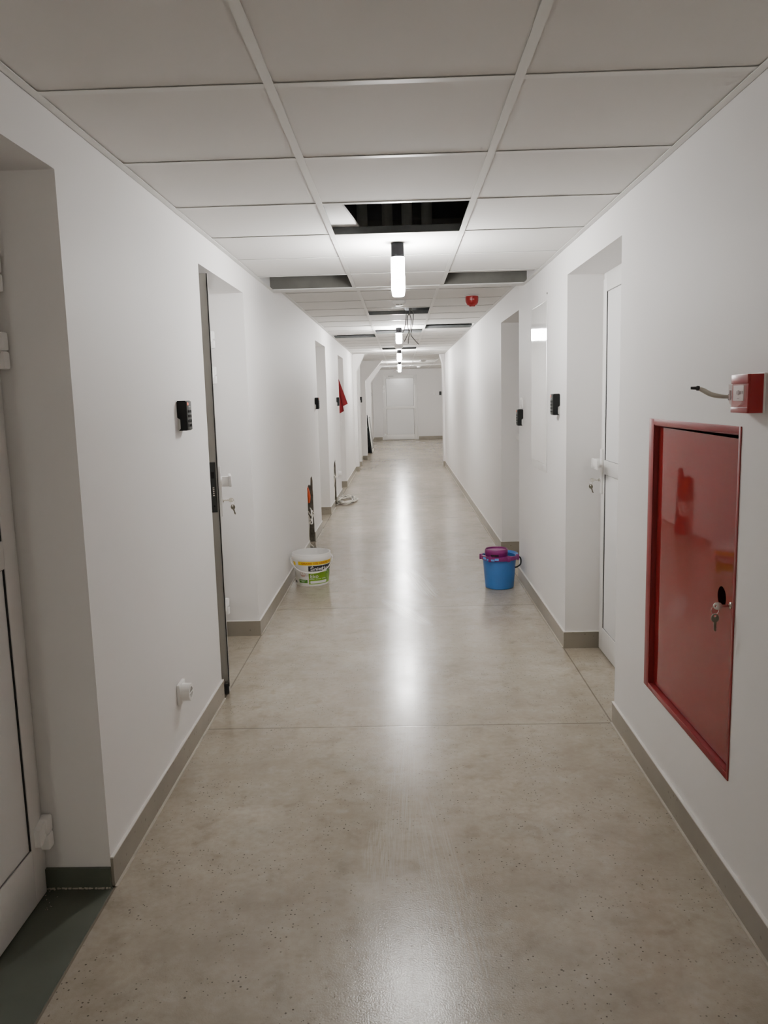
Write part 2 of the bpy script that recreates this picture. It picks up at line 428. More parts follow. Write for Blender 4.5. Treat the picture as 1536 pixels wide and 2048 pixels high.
tag(finish(bm, 'wall_pilaster', [WALL, SKIRT]), 'flat pale pier beside the fifth doorway', 'pilaster', 'portal pilasters at the far end', 'structure')

# ------------------------------------------------------------------ baseboards
def skirting(name, x, s, doors, gaps, yend, h=0.092, t=0.008):
    bm = new(); cuts = sorted([(d[0], d[1]) for d in doors] + gaps); y = YN
    for a, b in cuts + [(yend, yend)]:
        if a > y:
            box(bm, tuple(sorted((x, x - s * t))[:1]) + (y, 0) , (max(x, x - s * t), a, h))
            cx = sorted((x, x - s * (t + .0015)))
            box(bm, (cx[0], y, h), (cx[1], a, h + .004), mi=1)
            bx = sorted((x, x - s * (t + .007)))
            box(bm, (bx[0], y, 0), (bx[1], a, .005), mi=2)
        y = b
    for d in doors:
        if name == 'baseboard_left' and d[0] < 2: continue
        for yy, sg in ((d[0], 1), (d[1], -1)):
            xs = sorted((x - s * t, x + s * d[2])); ys = sorted((yy, yy + sg * t))
            box(bm, (xs[0], ys[0], 0), (xs[1], ys[1], h))
            ys = sorted((yy, yy + sg * (t + .0015)))
            box(bm, (xs[0], ys[0], h), (xs[1], ys[1], h + .003), mi=1)
    return tag(finish(bm, name, [SKIRT, CAULK, BEAD]), None, 'baseboard', kind='structure')
tag(skirting('baseboard_left', XL, -1, LEFT_DOORS, [(7.31, 7.79), (10.22, 10.58)], 25.99), 'low concrete tile skirting under the wall with the cable slots')
tag(skirting('baseboard_right', XR, 1, RIGHT_DOORS, [], 16.0), 'low concrete tile skirting under the wall with the red cabinet')
bm = new()
for a, b in ((XL, -0.60), (0.585, XW)): box(bm, (a, YF - .01, 0), (b, YF, .10))
tag(finish(bm, 'baseboard_far', SKIRT), 'low concrete tile skirting either side of the far door', 'baseboard', kind='structure')

# ------------------------------------------------------------------ suspended ceilings
XA, XB_ = -0.298, 0.302        # main runners
def ceiling_zone(name, z, rows, cols, open_cells, xs_wall, label):
    """rows: list of y; cols: list of x; cells left out are open"""
    bm = new(); g = 0.0045; fl = 0.012
    for j, (y0, y1) in enumerate(zip(rows, rows[1:])):
        for i, (x0, x1) in enumerate(zip(cols, cols[1:])):
            if (i, j) in open_cells: continue
            box(bm, (x0 + .003, y0 + .003, z + g), (x1 - .003, y1 - .003, z + g + .015))
    def tee(lo, hi, axis):
        # flange below, web above
        if axis == 'y':
            box(bm, (lo[0] - fl, lo[1], z), (lo[0] + fl, hi[1], z + .0018), mi=1)
            box(bm, (lo[0] - .001, lo[1], z + .0018), (lo[0] + .001, hi[1], z + .036), mi=2)
        else:
            box(bm, (lo[0] + fl, lo[1] - fl, z + .0009), (hi[0] - fl, lo[1] + fl, z + .0022), mi=1)
            box(bm, (lo[0] + .001, lo[1] - .001, z + .0022), (hi[0] - .001, lo[1] + .001, z + .036), mi=2)
    for x in cols[1:-1]: tee((x, rows[0]), (x, rows[-1]), 'y')
    for y in rows[1:-1]:
        for x0, x1 in zip(cols, cols[1:]): tee((x0, y), (x1, y), 'x')
    # wall angle
    for x, s in xs_wall:
        a = sorted((x, x + s * .024))
        box(bm, (a[0], rows[0], z - .001), (a[1], rows[-1], z + .001), mi=1)
        a = sorted((x, x + s * .0015)); box(bm, (a[0], rows[0], z - .001), (a[1], rows[-1], z + .024), mi=1)
    return tag(finish(bm, name, [TILE, TBAR, TWEB], weld=False), label, 'ceiling', kind='structure')

rowsA = [2.036 + .6 * k for k in range(-15, 6)] + [YB]
rA = {round(y, 3): i for i, y in enumerate(rowsA)}
jA = lambda y: min(range(len(rowsA)), key=lambda i: abs(rowsA[i] - y))
openA = {(1, jA(3.236)), (0, jA(5.036)), (2, jA(5.036))}
ceiling_zone('ceiling', HA, rowsA, [XL, XA, XB_, XR], openA, [(XL, 1), (XR, -1)], 'lower suspended tile ceiling before the white beam')
rowsB = [5.77] + [6.265 + .598 * k for k in range(0, 25)]; rowsB = [y for y in rowsB if y < YE - .2] + [YE]
jB = lambda y: min(range(len(rowsB)), key=lambda i: abs(rowsB[i] - y))
openB = {(1, jB(7.46)), (0, jB(10.45)), (2, jB(9.255)), (1, jB(9.853)), (1, jB(13.44))}
rows1 = [y for y in rowsB if y < 16.2]
ceiling_zone('ceiling', HB, rowsB, [XL, XA, XB_, XR], openB, [(XL, 1), (XR, -1)], 'raised suspended tile ceiling between the two beams')
rowsC = [21.1, 21.7, 22.3, 22.9, 23.35, 23.95, 24.55, 25.15, 25.75, YF]
ceiling_zone('ceiling', HC, rowsC, [XL, XA, XB_, 0.90, 1.5, XW], {(1, 3)}, [(XL, 1), (XW, -1)], 'farthest suspended tile ceiling above the end door')
bm = new()   # the part of the middle ceiling over the wider bay
for j in range(8):
    for i in range(3):
        box(bm, (XR + .003 + i * .438, 16.38 + j * .571 + .003, HB + .006), (XR + (i + 1) * .438 - .003, 16.38 + (j + 1) * .571 - .003, HB + .02))
tag(finish(bm, 'ceiling', TILE, weld=False), 'tile ceiling over the side bay beyond the long wall', 'ceiling', kind='structure')

# dropped beams
bm = new()
box(bm, (XL, YB - .008, HA - .001), (XR, YB + .125, HA + .006), .001)
box(bm, (XL, YB + .119, HA + .004), (XR, YB + .125, HB + .02), .001)
tag(finish(bm, 'trim_2', TBAR), 'white boxed strip where the ceiling steps up beyond the first lamp', 'trim', kind='structure')
bm = new()
box(bm, (XL, YE, HB - .014), (XW, YE + .15, TOPZ - .02), .002)
tag(finish(bm, 'trim_3', WALL), 'white dropped beam crossing near the far door', 'trim', kind='structure')
bm = new()
box(bm, (XL, YB - .005, HA + .0065), (XR, YB + .118, TOPZ - .02))
for (x, z, w, h) in ((-0.50, 2.262, .10, .016), (-0.42, 2.27, .05, .012), (-0.70, 2.275, .30, .008), (-.35, 2.274, .08, .010)):
    box(bm, (x - w / 2, YB - .008, z - h / 2), (x + w / 2, YB - .005, z + h / 2), mi=1)
tag(finish(bm, 'trim_4', [CONCV, mat('old_teal_paint', (0.045, 0.085, 0.085), 0.6, var=0.4, vscale=30)]), 'raw concrete beam face with flaking old paint above the tiles', 'beam', kind='structure')
# slab above
bm = new()
quad(bm, [(XL - .05, YN, TOPZ), (XW + .05, YN, TOPZ), (XW + .05, 4.1, TOPZ), (XL - .05, 4.1, TOPZ)], 2)  # unseen pale stretch added to bounce lamp light onto the ribs
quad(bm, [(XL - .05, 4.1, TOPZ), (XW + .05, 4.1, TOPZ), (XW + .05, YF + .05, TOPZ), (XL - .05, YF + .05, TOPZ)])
for xx in (XL - .01, XW + .01):
    quad(bm, [(xx, YN, 2.285), (xx, YF, 2.285), (xx, YF, TOPZ), (xx, YN, TOPZ)])  # near-black sides added so the open squares look unlit
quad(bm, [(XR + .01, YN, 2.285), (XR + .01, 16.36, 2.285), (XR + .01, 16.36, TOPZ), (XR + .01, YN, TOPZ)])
for x in (-0.19, -0.05, 0.06, 0.17):  # added ribs, shaped to imitate blurred bright streaks
    cyl(bm, (x, 4.62, TOPZ - .01), (x, 4.62, 2.345), .030, 16, mi=1)
tag(finish(bm, 'ceiling_slab', [VOID, RIB, BOUNCE]), 'dark void above the ceiling tiles with pale ribs added for its soft streaks', 'slab', kind='structure')

# loose tiles pushed aside over the open squares
def loose_tile(loc, rz, label, sx=.59, sy=.59):
    bm = new(); box(bm, (-sx / 2, -sy / 2, 0), (sx / 2, sy / 2, .015), .0015)
    o = finish(bm, 'loose_ceiling_tile', TILE, loc=loc); o.rotation_euler = (0.0, 0, rz)
    return tag(o, label, 'ceiling tile', 'ceiling tiles pushed aside')
loose_tile((-0.489, 3.70, HA + .0375), -0.108, 'white ceiling tile pushed aside over the open square nearest the viewer')
loose_tile((-0.242, 8.02, HB + .0375), -0.10, 'white ceiling tile pushed aside beside the dangling grey cables')
loose_tile((0.594, 5.045, HA + .0375), 0.0, 'white ceiling tile slid partly over the slot at the beam')

# ------------------------------------------------------------------ doors
# local frame: x along the wall, front faces -y, z up
def frame_bm(W, H, fw=.045, dep=.06, y0=0.0):
    bm = new()
    box(bm, (0, y0, 0), (fw, y0 + dep, H), .002); box(bm, (W - fw, y0, 0), (W, y0 + dep, H), .002)
    box(bm, (fw, y0, H - fw), (W - fw, y0 + dep, H), .002)
    return bm

def handle_bm(dirx, plate_h=.24, zc=1.0, drop=.045):
    """long plate with a bent lever; lever runs towards dirx"""
    bm = new()
    box(bm, (-.0155, -.011, zc - plate_h / 2 - .01), (.0155, 0, zc + plate_h / 2 - .01), .004)
    zl = zc + .035
    cyl(bm, (0, -.008, zl), (0, -.016, zl), .024, 20, bev=.002)
    box(bm, (-.010, -drop, zl - .024), (.010, -.010, zl + .024), .004)
    xs = sorted((-dirx * .012, dirx * .118))
    box(bm, (xs[0], -drop - .014, zl - .027), (xs[1], -drop, zl + .027), .0055)
    cyl(bm, (0, -.010, zc - .06), (0, -.016, zc - .06), .009, 14, bev=.001)
    return bm

def hinge_bm():
    bm = new()
    box(bm, (-.017, -.016, 0), (.017, .016, .0465), .006)
    box(bm, (-.018, -.016, .0485), (.016, .016, .097), .006)
    # flaps: one to the frame, one bent to the leaf with a slanted lower edge
    box(bm, (.0, -.006, .004), (.030, .012, .043), .002)
    pts = [(-.006, .050), (-.006, .096), (-.052, .082), (-.052, .030), (-.040, .030)]
    a = [bm.verts.new((x, -.008, z)) for x, z in pts]; b = [bm.verts.new((x, .012, z)) for x, z in pts]
    bm.faces.new(a); bm.faces.new(b[::-1])
    for i in range(5):
        j = (i + 1) % 5; bm.faces.new((a[i], b[i], b[j], a[j]))
    return bm
HINGE_ME = None

def make_door(name, loc, rotz, W, H, hinge, label, ajar=0.0, stile=.062, midrail=True, gask=GASK, lock=False, handle=True,
              hinges=(.145, 1.51, 1.71), fw=.045, side_gap=.004, pan_gask=.006, mid_z=(.985, 1.06), bot=.165, lift=0.0):
    """hinge = 'hi' (large local x) or 'lo'"""
    global HINGE_ME
    root = empty(name, loc, rotz, label, 'door', kind='structure')
    finish(frame_bm(W, H, fw), 'door_frame', PVC, root)
    LW, LH = W - 2 * fw + .022, H - fw + .010
    s = -1 if hinge == 'hi' else 1                       # leaf runs from the hinge towards s
    hx = W - fw + .011 if hinge == 'hi' else fw - .011
    ox = lift
    bm = new(); yf, yb = -.012, .034; z0 = .012
    X = lambda a, b: (min(s * a, s * b), max(s * a, s * b))
    def bx(a, b, z_0, z_1, y_0=yf, y_1=yb, bev=.002, mi=0):
        q = X(a, b); box(bm, (q[0], y_0, z_0), (q[1], y_1, z_1), bev, mi)
    bx(0, stile, z0, LH); bx(LW - stile, LW, z0, LH)
    bx(stile, LW - stile, z0, z0 + bot); bx(stile, LW - stile, LH - stile, LH)
    if midrail: bx(stile, LW - stile, mid_z[0], mid_z[1])
    if lock: bx(LW - .001, LW + .0015, z0 + .045, LH, -.004, yb - .001, 0, 1)
    leaf = finish(bm, 'door_leaf', [PVC, EDGE], root, (hx, -ox, 0)); leaf.rotation_euler = (0, 0, -s * ajar)
    spans = [(z0 + bot, mid_z[0]), (mid_z[1], LH - stile)] if midrail else [(z0 + bot, LH - stile)]
    for a, b in spans:
        bm = new(); q = X(stile + pan_gask, LW - stile - pan_gask)
        box(bm, (q[0], yf + .006, a + pan_gask * .4), (q[1], yb - .006, b - pan_gask * .4))
        finish(bm, 'door_panel', PANEL, leaf)
        bm = new(); q = X(stile - .001, LW - stile + .001)
        for xa, xb in ((q[0], q[0] + pan_gask + .001), (q[1] - pan_gask - .001, q[1])): box(bm, (xa, yf + .003, a), (xb, yf + .012, b))
        for za, zb in ((a - .001, a + pan_gask * .4), (b - pan_gask * .4, b + .001)): box(bm, (q[0], yf + .003, za), (q[1], yf + .012, zb), mi=1)
        tag(finish(bm, 'glazing_seal', [gask, GREYLN], leaf), 'dark rubber seal round the panel' if gask is GASK else None)
    if handle:
        o = finish(handle_bm(-s), 'door_handle', WHITEP, leaf, (s * (LW - .034), yf, 0))
    if lock:
        bm = new(); q = X(LW + .001, LW + .0045)
        box(bm, (q[0], .001, .895), (q[1], yb - .005, 1.130), .001)
        box(bm, (q[0] - .001, .008, 1.055), (q[1] + .004 if s > 0 else q[1], .022, 1.085), 0, 1)
        p = X(LW + .004, LW + .0055)
        for k in range(5): box(bm, (p[0], .010, .972 + k * .009), (p[1], .018, .978 + k * .009), .001, 2)
        cyl(bm, (p[0], .014, .925), (p[1], .014, .925), .004, 10, mi=1)
        tag(finish(bm, 'lock_plate', [LOCKM, BLACKP, STEEL], leaf), 'dark steel lock faceplate')
        bm = new(); q = X(LW - .003, LW + .007)
        box(bm, (q[0], -.0090, z0 + .03), (q[1], -.0045, LH))
        tag(finish(bm, 'edge_seal', GASK, leaf), 'black rubber strip along the leaf edge')
        bm = new(); q = X(LW - .05, LW + .004)
        box(bm, (q[0], -.006, .004), (q[1], yb - .003, .052))
        for k in range(9): box(bm, (q[0], -.004 + k * .004, .05), (q[1], -.002 + k * .004, .060 + random.uniform(0, .012)))
        tag(finish(bm, 'brush_strip', GASK, leaf), 'black brush strip at the foot of the leaf')
    for hz in hinges:
        if HINGE_ME is None:
            h = finish(hinge_bm(), 'hinge', HINGEM, root); HINGE_ME = h.data
        else:
            h = bpy.data.objects.new('hinge', HINGE_ME); C.objects.link(h); h.parent = root
        h.location = (hx - s * .008, -.020 - ox, hz)
        if s > 0: h.scale = (-1, 1, 1)
    return root, leaf

RL, RR = PI / 2, -PI / 2
make_door('door_1', (XL - .191, 1.13, 0), RL, 1.015, LINTEL, 'hi', 'closed white plastic door in the nearest doorway with a dark threshold')
D2, leaf2 = make_door('door_2', (-1.098, 3.62, 0), RL, 1.02, LINTEL, 'hi', 'white door standing ajar with grey edge, black seal and dark lock plate', ajar=math.radians(13.4), lock=True, lift=.0095)
make_door('door_3', (XL - .195, 8.52, 0), RL, 1.10, LINTEL, 'hi', 'closed door in the doorway between the two cable slots')
D4, leaf4 = make_door('door_4', (XL - .20, 11.56, 0), RL, 1.04, LINTEL, 'hi', 'door in the doorway where the red cloth hangs', ajar=math.radians(9.0))
make_door('door_5', (XL - .16, 16.70, 0), RL, 0.85, LINTEL, 'hi', 'closed door between the two nearest haunched pilasters')
make_door('door_6', (XR + .191, 4.295, 0), RR, 1.03, LINTEL, 'hi', 'closed white door with keys beside the red cabinet', stile=.066, mid_z=(.978, 1.052), bot=.13)
make_door('door_7', (XR + .191, 7.06, 0), RR, 1.055, LINTEL, 'hi', 'closed white door behind the blue bucket')
D8, _ = make_door('door_8', (-0.565, YF - .03, 0), 0, 1.115, 2.09, 'lo', 'white two-panel door at the far end of the corridor', gask=GREYLN, stile=.072, fw=.05, pan_gask=.010,
                  mid_z=(1.0, 1.092), bot=.165, hinges=(.12, 1.52, 1.66))
bm = new()   # closer arm on the far door
box(bm, (.19, -.03, 2.035), (.36, -.012, 2.062), .003); box(bm, (.21, -.03, 1.955), (.24, -.012, 1.975), .002)
finish(bm, 'door_closer', mat('closer_grey', (.5, .5, .49), .4), D8)

# ------------------------------------------------------------------ keys hanging in locks
def make_keys(loc, rotz, label, swing=0.0):
    """lock axis along local -y (out of the door)"""
    root = empty('key_bunch', loc, rotz, label, 'keys', 'keys left in locks')
    def key(name, flat='x', m=STEEL):
        bm = new(); n = 20
        # bow: disc with a hole, in the local yz plane
        outer = [(.0125 * math.cos(2 * PI * k / n), .0105 * math.sin(2 * PI * k / n)) for k in range(n)]
        hole = [(.0035 * math.cos(2 * PI * k / 10) - .006, .0035 * math.sin(2 * PI * k / 10)) for k in range(10)]
        blade = [(.011, -.0035), (.034, -.0035), (.038, 0), (.034, .0035), (.030, .0020), (.026, .0038), (.022, .0020), (.018, .0038), (.011, .0035)]
        for sgn in (-1, 1):
            sheet(bm, outer, [hole], lambda u, v: Vector((sgn * .0013, u, v)))
            sheet(bm, blade, [], lambda u, v: Vector((sgn * .0010, u, v)))
        for loop, t in ((outer, .0013), (hole, .0013), (blade, .0010)):
            for a, b in zip(loop, loop[1:] + loop[:1]):
                quad(bm, [(-t, *a), (t, *a), (t, *b), (-t, *b)])
        return finish(bm, name, m, root)
    k1 = key('key'); k1.location = (0, -.040, 0)                          # sticking out of the lock, bow outwards, blade into it
    k1.rotation_euler = (0, 0, 0)
    k2 = key('key', m=KEYD); k2.location = (.001, -.047, -.034); k2.rotation_euler = (-PI / 2 + swing, 0, 0)
    bm = new()
    R_ = .0105; c = Vector((0, -.047, -.012))
    tube(bm, [c + Vector((0, R_ * math.cos(2 * PI * k / 20), R_ * 1.15 * math.sin(2 * PI * k / 20))) for k in range(21)], .0008, 6, smooth=False)
    finish(bm, 'key_ring', STEEL, root)
    bm = new(); cyl(bm, (0, 0, 0), (0, -.007, 0), .009, 16, bev=.001)
    finish(bm, 'lock_cylinder', STEEL, root)
    return root
lw2 = 1.02 - 2 * .045 + .022
p = Matrix.Translation((-1.098, 3.62, 0)) @ Matrix.Rotation(RL, 4, 'Z') @ Matrix.Translation((1.02 - .045 + .011, 0, 0)) @ Matrix.Rotation(math.radians(13.4), 4, 'Z') @ Vector((-(lw2 - .034), -.024, .945)) + Vector((.0095, 0, 0))
make_keys(p, RL + math.radians(13.4), 'two keys on a ring in the lock of the ajar door', -.25)
make_keys((XR + .191 - .026, 4.295 - (.045 - .011 + .034) + .0, .945), RR, 'two keys on a ring in the closed door beside the red cabinet', .35)

# ------------------------------------------------------------------ lamps
def make_lamp(loc, hous, glow, r, label):
    root = empty('ceiling_lamp', loc, 0, label, 'lamp', 'cylinder ceiling lamps')
    bm = new(); lathe(bm, [(0, 0), (r * .97, 0), (r * .97, -hous), (0, -hous)], 32)
    finish(bm, 'lamp_housing', ALU, root)
    bm = new(); lathe(bm, [(0, -hous - .0005), (r * 1.03, -hous - .0005), (r * 1.03, -hous - glow + .03), (r * .90, -hous - glow + .004), (r * .82, -hous - glow), (0, -hous - glow)], 32)
    tag(finish(bm, 'lamp_diffuser', GLOW if glow > .15 else GLOWB, root), 'glowing white diffuser')
    return root
make_lamp((0.003, 4.08, HA), .066, .187, .0325, 'glowing cylinder lamp nearest the viewer, before the white beam')
for (y, z, lb) in ((9.62, HB, 'glowing cylinder lamp beside the dangling grey cables'), (14.2, HB, 'glowing cylinder lamp, third along the corridor'),
                   (19.1, HB, 'small distant glowing cylinder lamp, fourth along the corridor'), (22.85, HC, 'farthest small glowing cylinder lamp, by the end door')):
    make_lamp((0.002, y, z), .062, .118 if y < 16 else .11, .035 if y < 12 else .038, lb)
def add_rear_fill(y, e):
    l = bpy.data.lights.new('rear_fill', 'POINT'); l.energy = e; l.shadow_soft_size = .06; l.color = (1.0, .965, .87)
    o = bpy.data.objects.new('rear_fill', l); C.objects.link(o); o.location = (0.1, y, 1.05)
add_rear_fill(-5.6, 46.0)  # unseen fill light added behind the viewer to brighten the near end

# ------------------------------------------------------------------ keypads
def make_keypad(loc, rotz, label, full=True):
    """local: back on the wall at y=0, front faces -y, base at z=0"""
    root = empty('access_keypad', loc, rotz, label, 'keypad', 'black access keypads beside the doors')
    bm = new()
    prof = [(-.0, .052), (-.011, .044), (-.011, .008), (-.004, 0), (-.034, 0), (-.038, .004), (-.038, .112), (-.034, .118), (-.004, .118), (0, .112)]
    w = .035
    a = [bm.verts.new((-w, y, z)) for y, z in prof]; b = [bm.verts.new((w, y, z)) for y, z in prof]
    bm.faces.new(a); bm.faces.new(b[::-1])
    for i in range(len(prof)):
        j = (i + 1) % len(prof); bm.faces.new((a[i], b[i], b[j], a[j]))
    finish(bm, 'keypad_body', BLACKP, root)
    bm = new(); box(bm, (-.030, -.010, .004), (.030, 0, .05), .001)
    finish(bm, 'mounting_bracket', WHITEP, root)
    bm = new(); box(bm, (-.0335, -.0405, .003), (.0335, -.0375, .1155), .002)
    box(bm, (-.012, -.0412, .0925), (.016, -.0403, .0945), 0, 1)
    finish(bm, 'keypad_face', [GREYP, INKGREY], root)
    if full:
        for r in range(4):
            for c in range(3):
                bm = new(); box(bm, (-.006, -.0025, -.0055), (.006, 0, .0055), .0015, seg=1)
                finish(bm, 'key_button', BLACKP, root, (-.018 + c * .018, -.0405, .020 + r * .0185))
        bm = new(); cyl(bm, (-.022, -.0375, .105), (-.022, -.043, .105), .006, 12, bev=.001)
        tag(finish(bm, 'status_light', LEDR, root), 'small red status light')
    return root
make_keypad((XL, 3.175, 1.299), RL, 'black keypad on the wall before the ajar door')
make_keypad((XR, 4.505, 1.286), RR, 'black keypad between the keyed door and the glossy white panel')
make_keypad((XR, 5.84, 1.178), RR, 'black keypad under the white switch above the blue bucket')
make_keypad((XL, 8.29, 1.301), RL, 'black keypad above the cable slot with the orange tube')
make_keypad((XL, 11.10, 1.300), RL, 'black keypad beside the red cloth', False)
make_keypad((-0.825, 16.50, 1.30), RL, 'tiny black keypad on the pier beyond the nearest haunch', False)
make_keypad((XL, 23.7, 1.42), RL, 'tiny black keypad past the leaning frames', False)
make_keypad((1.297, YF, 1.41), 0, 'tiny black keypad on the end wall', False)

# ------------------------------------------------------------------ sockets and switches
def make_socket(loc, rotz, label):
    root = empty('wall_socket', loc, rotz, label, 'socket', 'white wall sockets')
    bm = new(); box(bm, (-.041, -.012, 0), (.041, 0, .082), .004)
    finish(bm, 'socket_plate', WHITEP, root)
    bm = new()
    n0 = 0; lathe(bm, [(0, .008), (.019, .008), (.0205, .020), (.0205, .036), (.033, .036), (.034, .034), (.034, 0), (0, 0)], 32)
    M = Matrix.Translation((0, -.010, .041)) @ Matrix.Rotation(PI / 2, 4, 'X')
    for v in bm.verts: v.co = M @ v.co
    box(bm, (-.034, -.047, .0385), (.034, -.044, .0435), .001)
    for sx in (-1, 1): cyl(bm, (sx * .0095, -.019, .041), (sx * .0095, -.0185 - .001, .041), .0025, 8, mi=1)
    finish(bm, 'socket_insert', [WHITEP, BLACKP], root)
    return root
make_socket((XL, 2.935, .258), RL, 'white round-faced wall socket low on the wall before the ajar door')
make_socket((XL, 10.95, .33), RL, 'white wall socket beside the narrow cable slot')

def make_switch(loc, rotz, label, w=.06, h=.08):
    root = empty('light_switch', loc, rotz, label, 'switch', 'white wall switches')
    bm = new(); box(bm, (-w / 2, -.010, 0), (w / 2, 0, h), .003); finish(bm, 'switch_plate', WHITEP, root)
    bm = new(); box(bm, (-w / 2 + .012, -.016, .012), (w / 2 - .012, -.009, h - .012), .003); finish(bm, 'switch_rocker', WHITEP, root)
    return root
make_switch((XR, 5.84, 1.304), RR, 'white switch above a black keypad near the blue bucket', .07, .075)
make_switch((1.115, YF, 1.42), 0, 'faint white switch on the end wall', .09, .09)

# ------------------------------------------------------------------ glossy white flush panel on the wall
root = empty('service_panel', (XR, 5.405, .928), RR, 'tall glossy white flush panel reflecting a lamp', 'panel')
W_, H_ = .555, 1.035
bm = new()
for a, b in (((0, 0), (.02, H_)), ((W_ - .02, 0), (W_, H_)), ((.02, 0), (W_ - .02, .045)), ((.02, H_ - .012), (W_ - .02, H_))):
    box(bm, (a[0], -.004, a[1]), (b[0], .0, b[1]), .0008)
finish(bm, 'panel_frame', PVC, root)
bm = new(); pv = None       # the sheet is slightly bowed, so a lamp smears across its full width
for k in range(25):
    x = .022 + (W_ - .044) * k / 24; s_ = W_ - x; g_ = .0016 * s_ + .0204 * s_ * s_ / (2 * .55)
    cur = [bm.verts.new((x, -.0035 - g_, .047)), bm.verts.new((x, -.0035 - g_, H_ - .014)), bm.verts.new((x, -.0005, H_ - .014)), bm.verts.new((x, -.0005, .047))]
    if pv:
        for a in range(4): bm.faces.new((pv[a], cur[a], cur[(a + 1) % 4], pv[(a + 1) % 4]))
    else: bm.faces.new(cur)
    pv = cur
bm.faces.new(pv[::-1])
finish(bm, 'panel_door', WPANEL, root)
bm = new(); cyl(bm, (W_ - .01, 0, H_ + .03), (W_ - .01, -.006, H_ + .03), .006, 12)
finish(bm, 'screw_cap', INKGREY, root)

# ------------------------------------------------------------------ red fire cabinet
root = empty('fire_cabinet', (XR, 0, 0), 0, 'glossy red metal hose cabinet door set into the wall', 'cabinet')
bm = new(); y0, y1, z0, z1 = 2.092, 2.857, .333, 1.312; t = .030
def ring(bm, y0, y1, z0, z1, ty0, ty1, tz0, tz1, xa, xb):
    box(bm, (xa, y0, z0), (xb, y0 + ty0, z1), .0006); box(bm, (xa, y1 - ty1, z0), (xb, y1, z1), .0006)
    box(bm, (xa, y0 + ty0, z0), (xb, y1 - ty1, z0 + tz0), .0006); box(bm, (xa, y0 + ty0, z1 - tz1), (xb, y1 - ty1, z1), .0006)
ring(bm, y0, y1, z0, z1, .012, .050, .020, .020, -.003, .0)
# returns into the wall
box(bm, (0, 2.106, .347), (.05, 2.109, 1.296)); box(bm, (0, 2.804, .347), (.05, 2.807, 1.296))
box(bm, (0, 2.109, .350), (.05, 2.804, .353)); box(bm, (0, 2.109, 1.289), (.05, 2.804, 1.292))
finish(bm, 'cabinet_frame', REDF, root)
bm = new()
dy0, dy1, dz0, dz1 = 2.107, 2.799, .358, 1.278; dx = .014
outer = [(dy0, dz0), (dy1, dz0), (dy1, dz1 + .006), (dy0, dz1 - .001)]
hy, hz, hr = 2.217, .826, .030
hole = [(hy + hr * math.cos(2 * PI * k / 28), hz + hr * math.sin(2 * PI * k / 28)) for k in range(28)]
for xx in (dx, dx + .0015): sheet(bm, outer, [hole], lambda u, v: Vector((xx, u, v)))
for loop in (outer, hole):
    for a, b in zip(loop, loop[1:] + loop[:1]): quad(bm, [(dx, *a), (dx + .0015, *a), (dx + .0015, *b), (dx, *b)])
door = finish(bm, 'cabinet_door', REDC, root, smooth=False)
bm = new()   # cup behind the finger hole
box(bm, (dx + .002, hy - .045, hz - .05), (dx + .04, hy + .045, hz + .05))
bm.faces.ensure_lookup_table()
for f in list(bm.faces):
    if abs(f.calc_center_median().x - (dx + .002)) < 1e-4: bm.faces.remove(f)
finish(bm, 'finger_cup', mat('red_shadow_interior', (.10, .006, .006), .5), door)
kb = make_keys((XR + dx, 2.143, .82), RR, 'keys dangling from the lock of the red cabinet', .05)

# ------------------------------------------------------------------ siren beside the cabinet
root = empty('alarm_siren', (XR, 1.97, 1.350), RR, 'red box siren with clear strobe lens above the red cabinet', 'siren')
# local x: 0 at the near edge, going towards -x is further along the wall (RR turns local +x into world -y)
bm = new()
a = [(-.102, 0), (-.102, -.034), (-.098, -.040), (-.004, -.040), (0, -.036), (0, 0)]
lo = [bm.verts.new((x, y, 0)) for x, y in a]; hi = [bm.verts.new((x, y * (1.0 if i in (0, 5) else .97), .095)) for i, (x, y) in enumerate(a)]
bm.faces.new(lo); bm.faces.new(hi[::-1])
for i in range(6):
    j = (i + 1) % 6; bm.faces.new((lo[i], lo[j], hi[j], hi[i]))
box(bm, (-.100, -.0412, .0), (-.003, -.038, .014), .001); box(bm, (-.100, -.0415, .072), (-.003, -.038, .095), .001)
finish(bm, 'siren_body', REDP, root)
bm = new(); pts = [(-.098, .071), (-.012, .071), (-.012, .036), (-.022, .022), (-.045, .014), (-.068, .014), (-.088, .022), (-.098, .036)]
f = [bm.verts.new((x, -.0485, z)) for x, z in pts]; k = [bm.verts.new((x * 1.0, -.0395, z)) for x, z in pts]
bm.faces.new(f)
for i in range(8):
    j = (i + 1) % 8; bm.faces.new((f[i], f[j], k[j], k[i]))
tag(finish(bm, 'strobe_lens', LENS, root), 'clear pinkish strobe lens')
bm = new(); box(bm, (-.086, -.0412, .030), (-.026, -.0402, .068)); box(bm, (-.066, -.0425, .046), (-.040, -.0412, .054), .001, 1); cyl(bm, (-.053, -.041, .05), (-.053, -.044, .05), .006, 12, mi=1); box(bm, (-.034, -.0425, .047), (-.030, -.0412, .054), 0, 1)
box(bm, (-.062, -.0416, .034), (-.050, -.0411, .036), 0, 1)
finish(bm, 'strobe_reflector', [PAPER, INKGREY], root)
bm = new(); box(bm, (-.106, -.004, -.001), (.004, 0, .097), .001); finish(bm, 'mounting_plate', WHITEP, root)

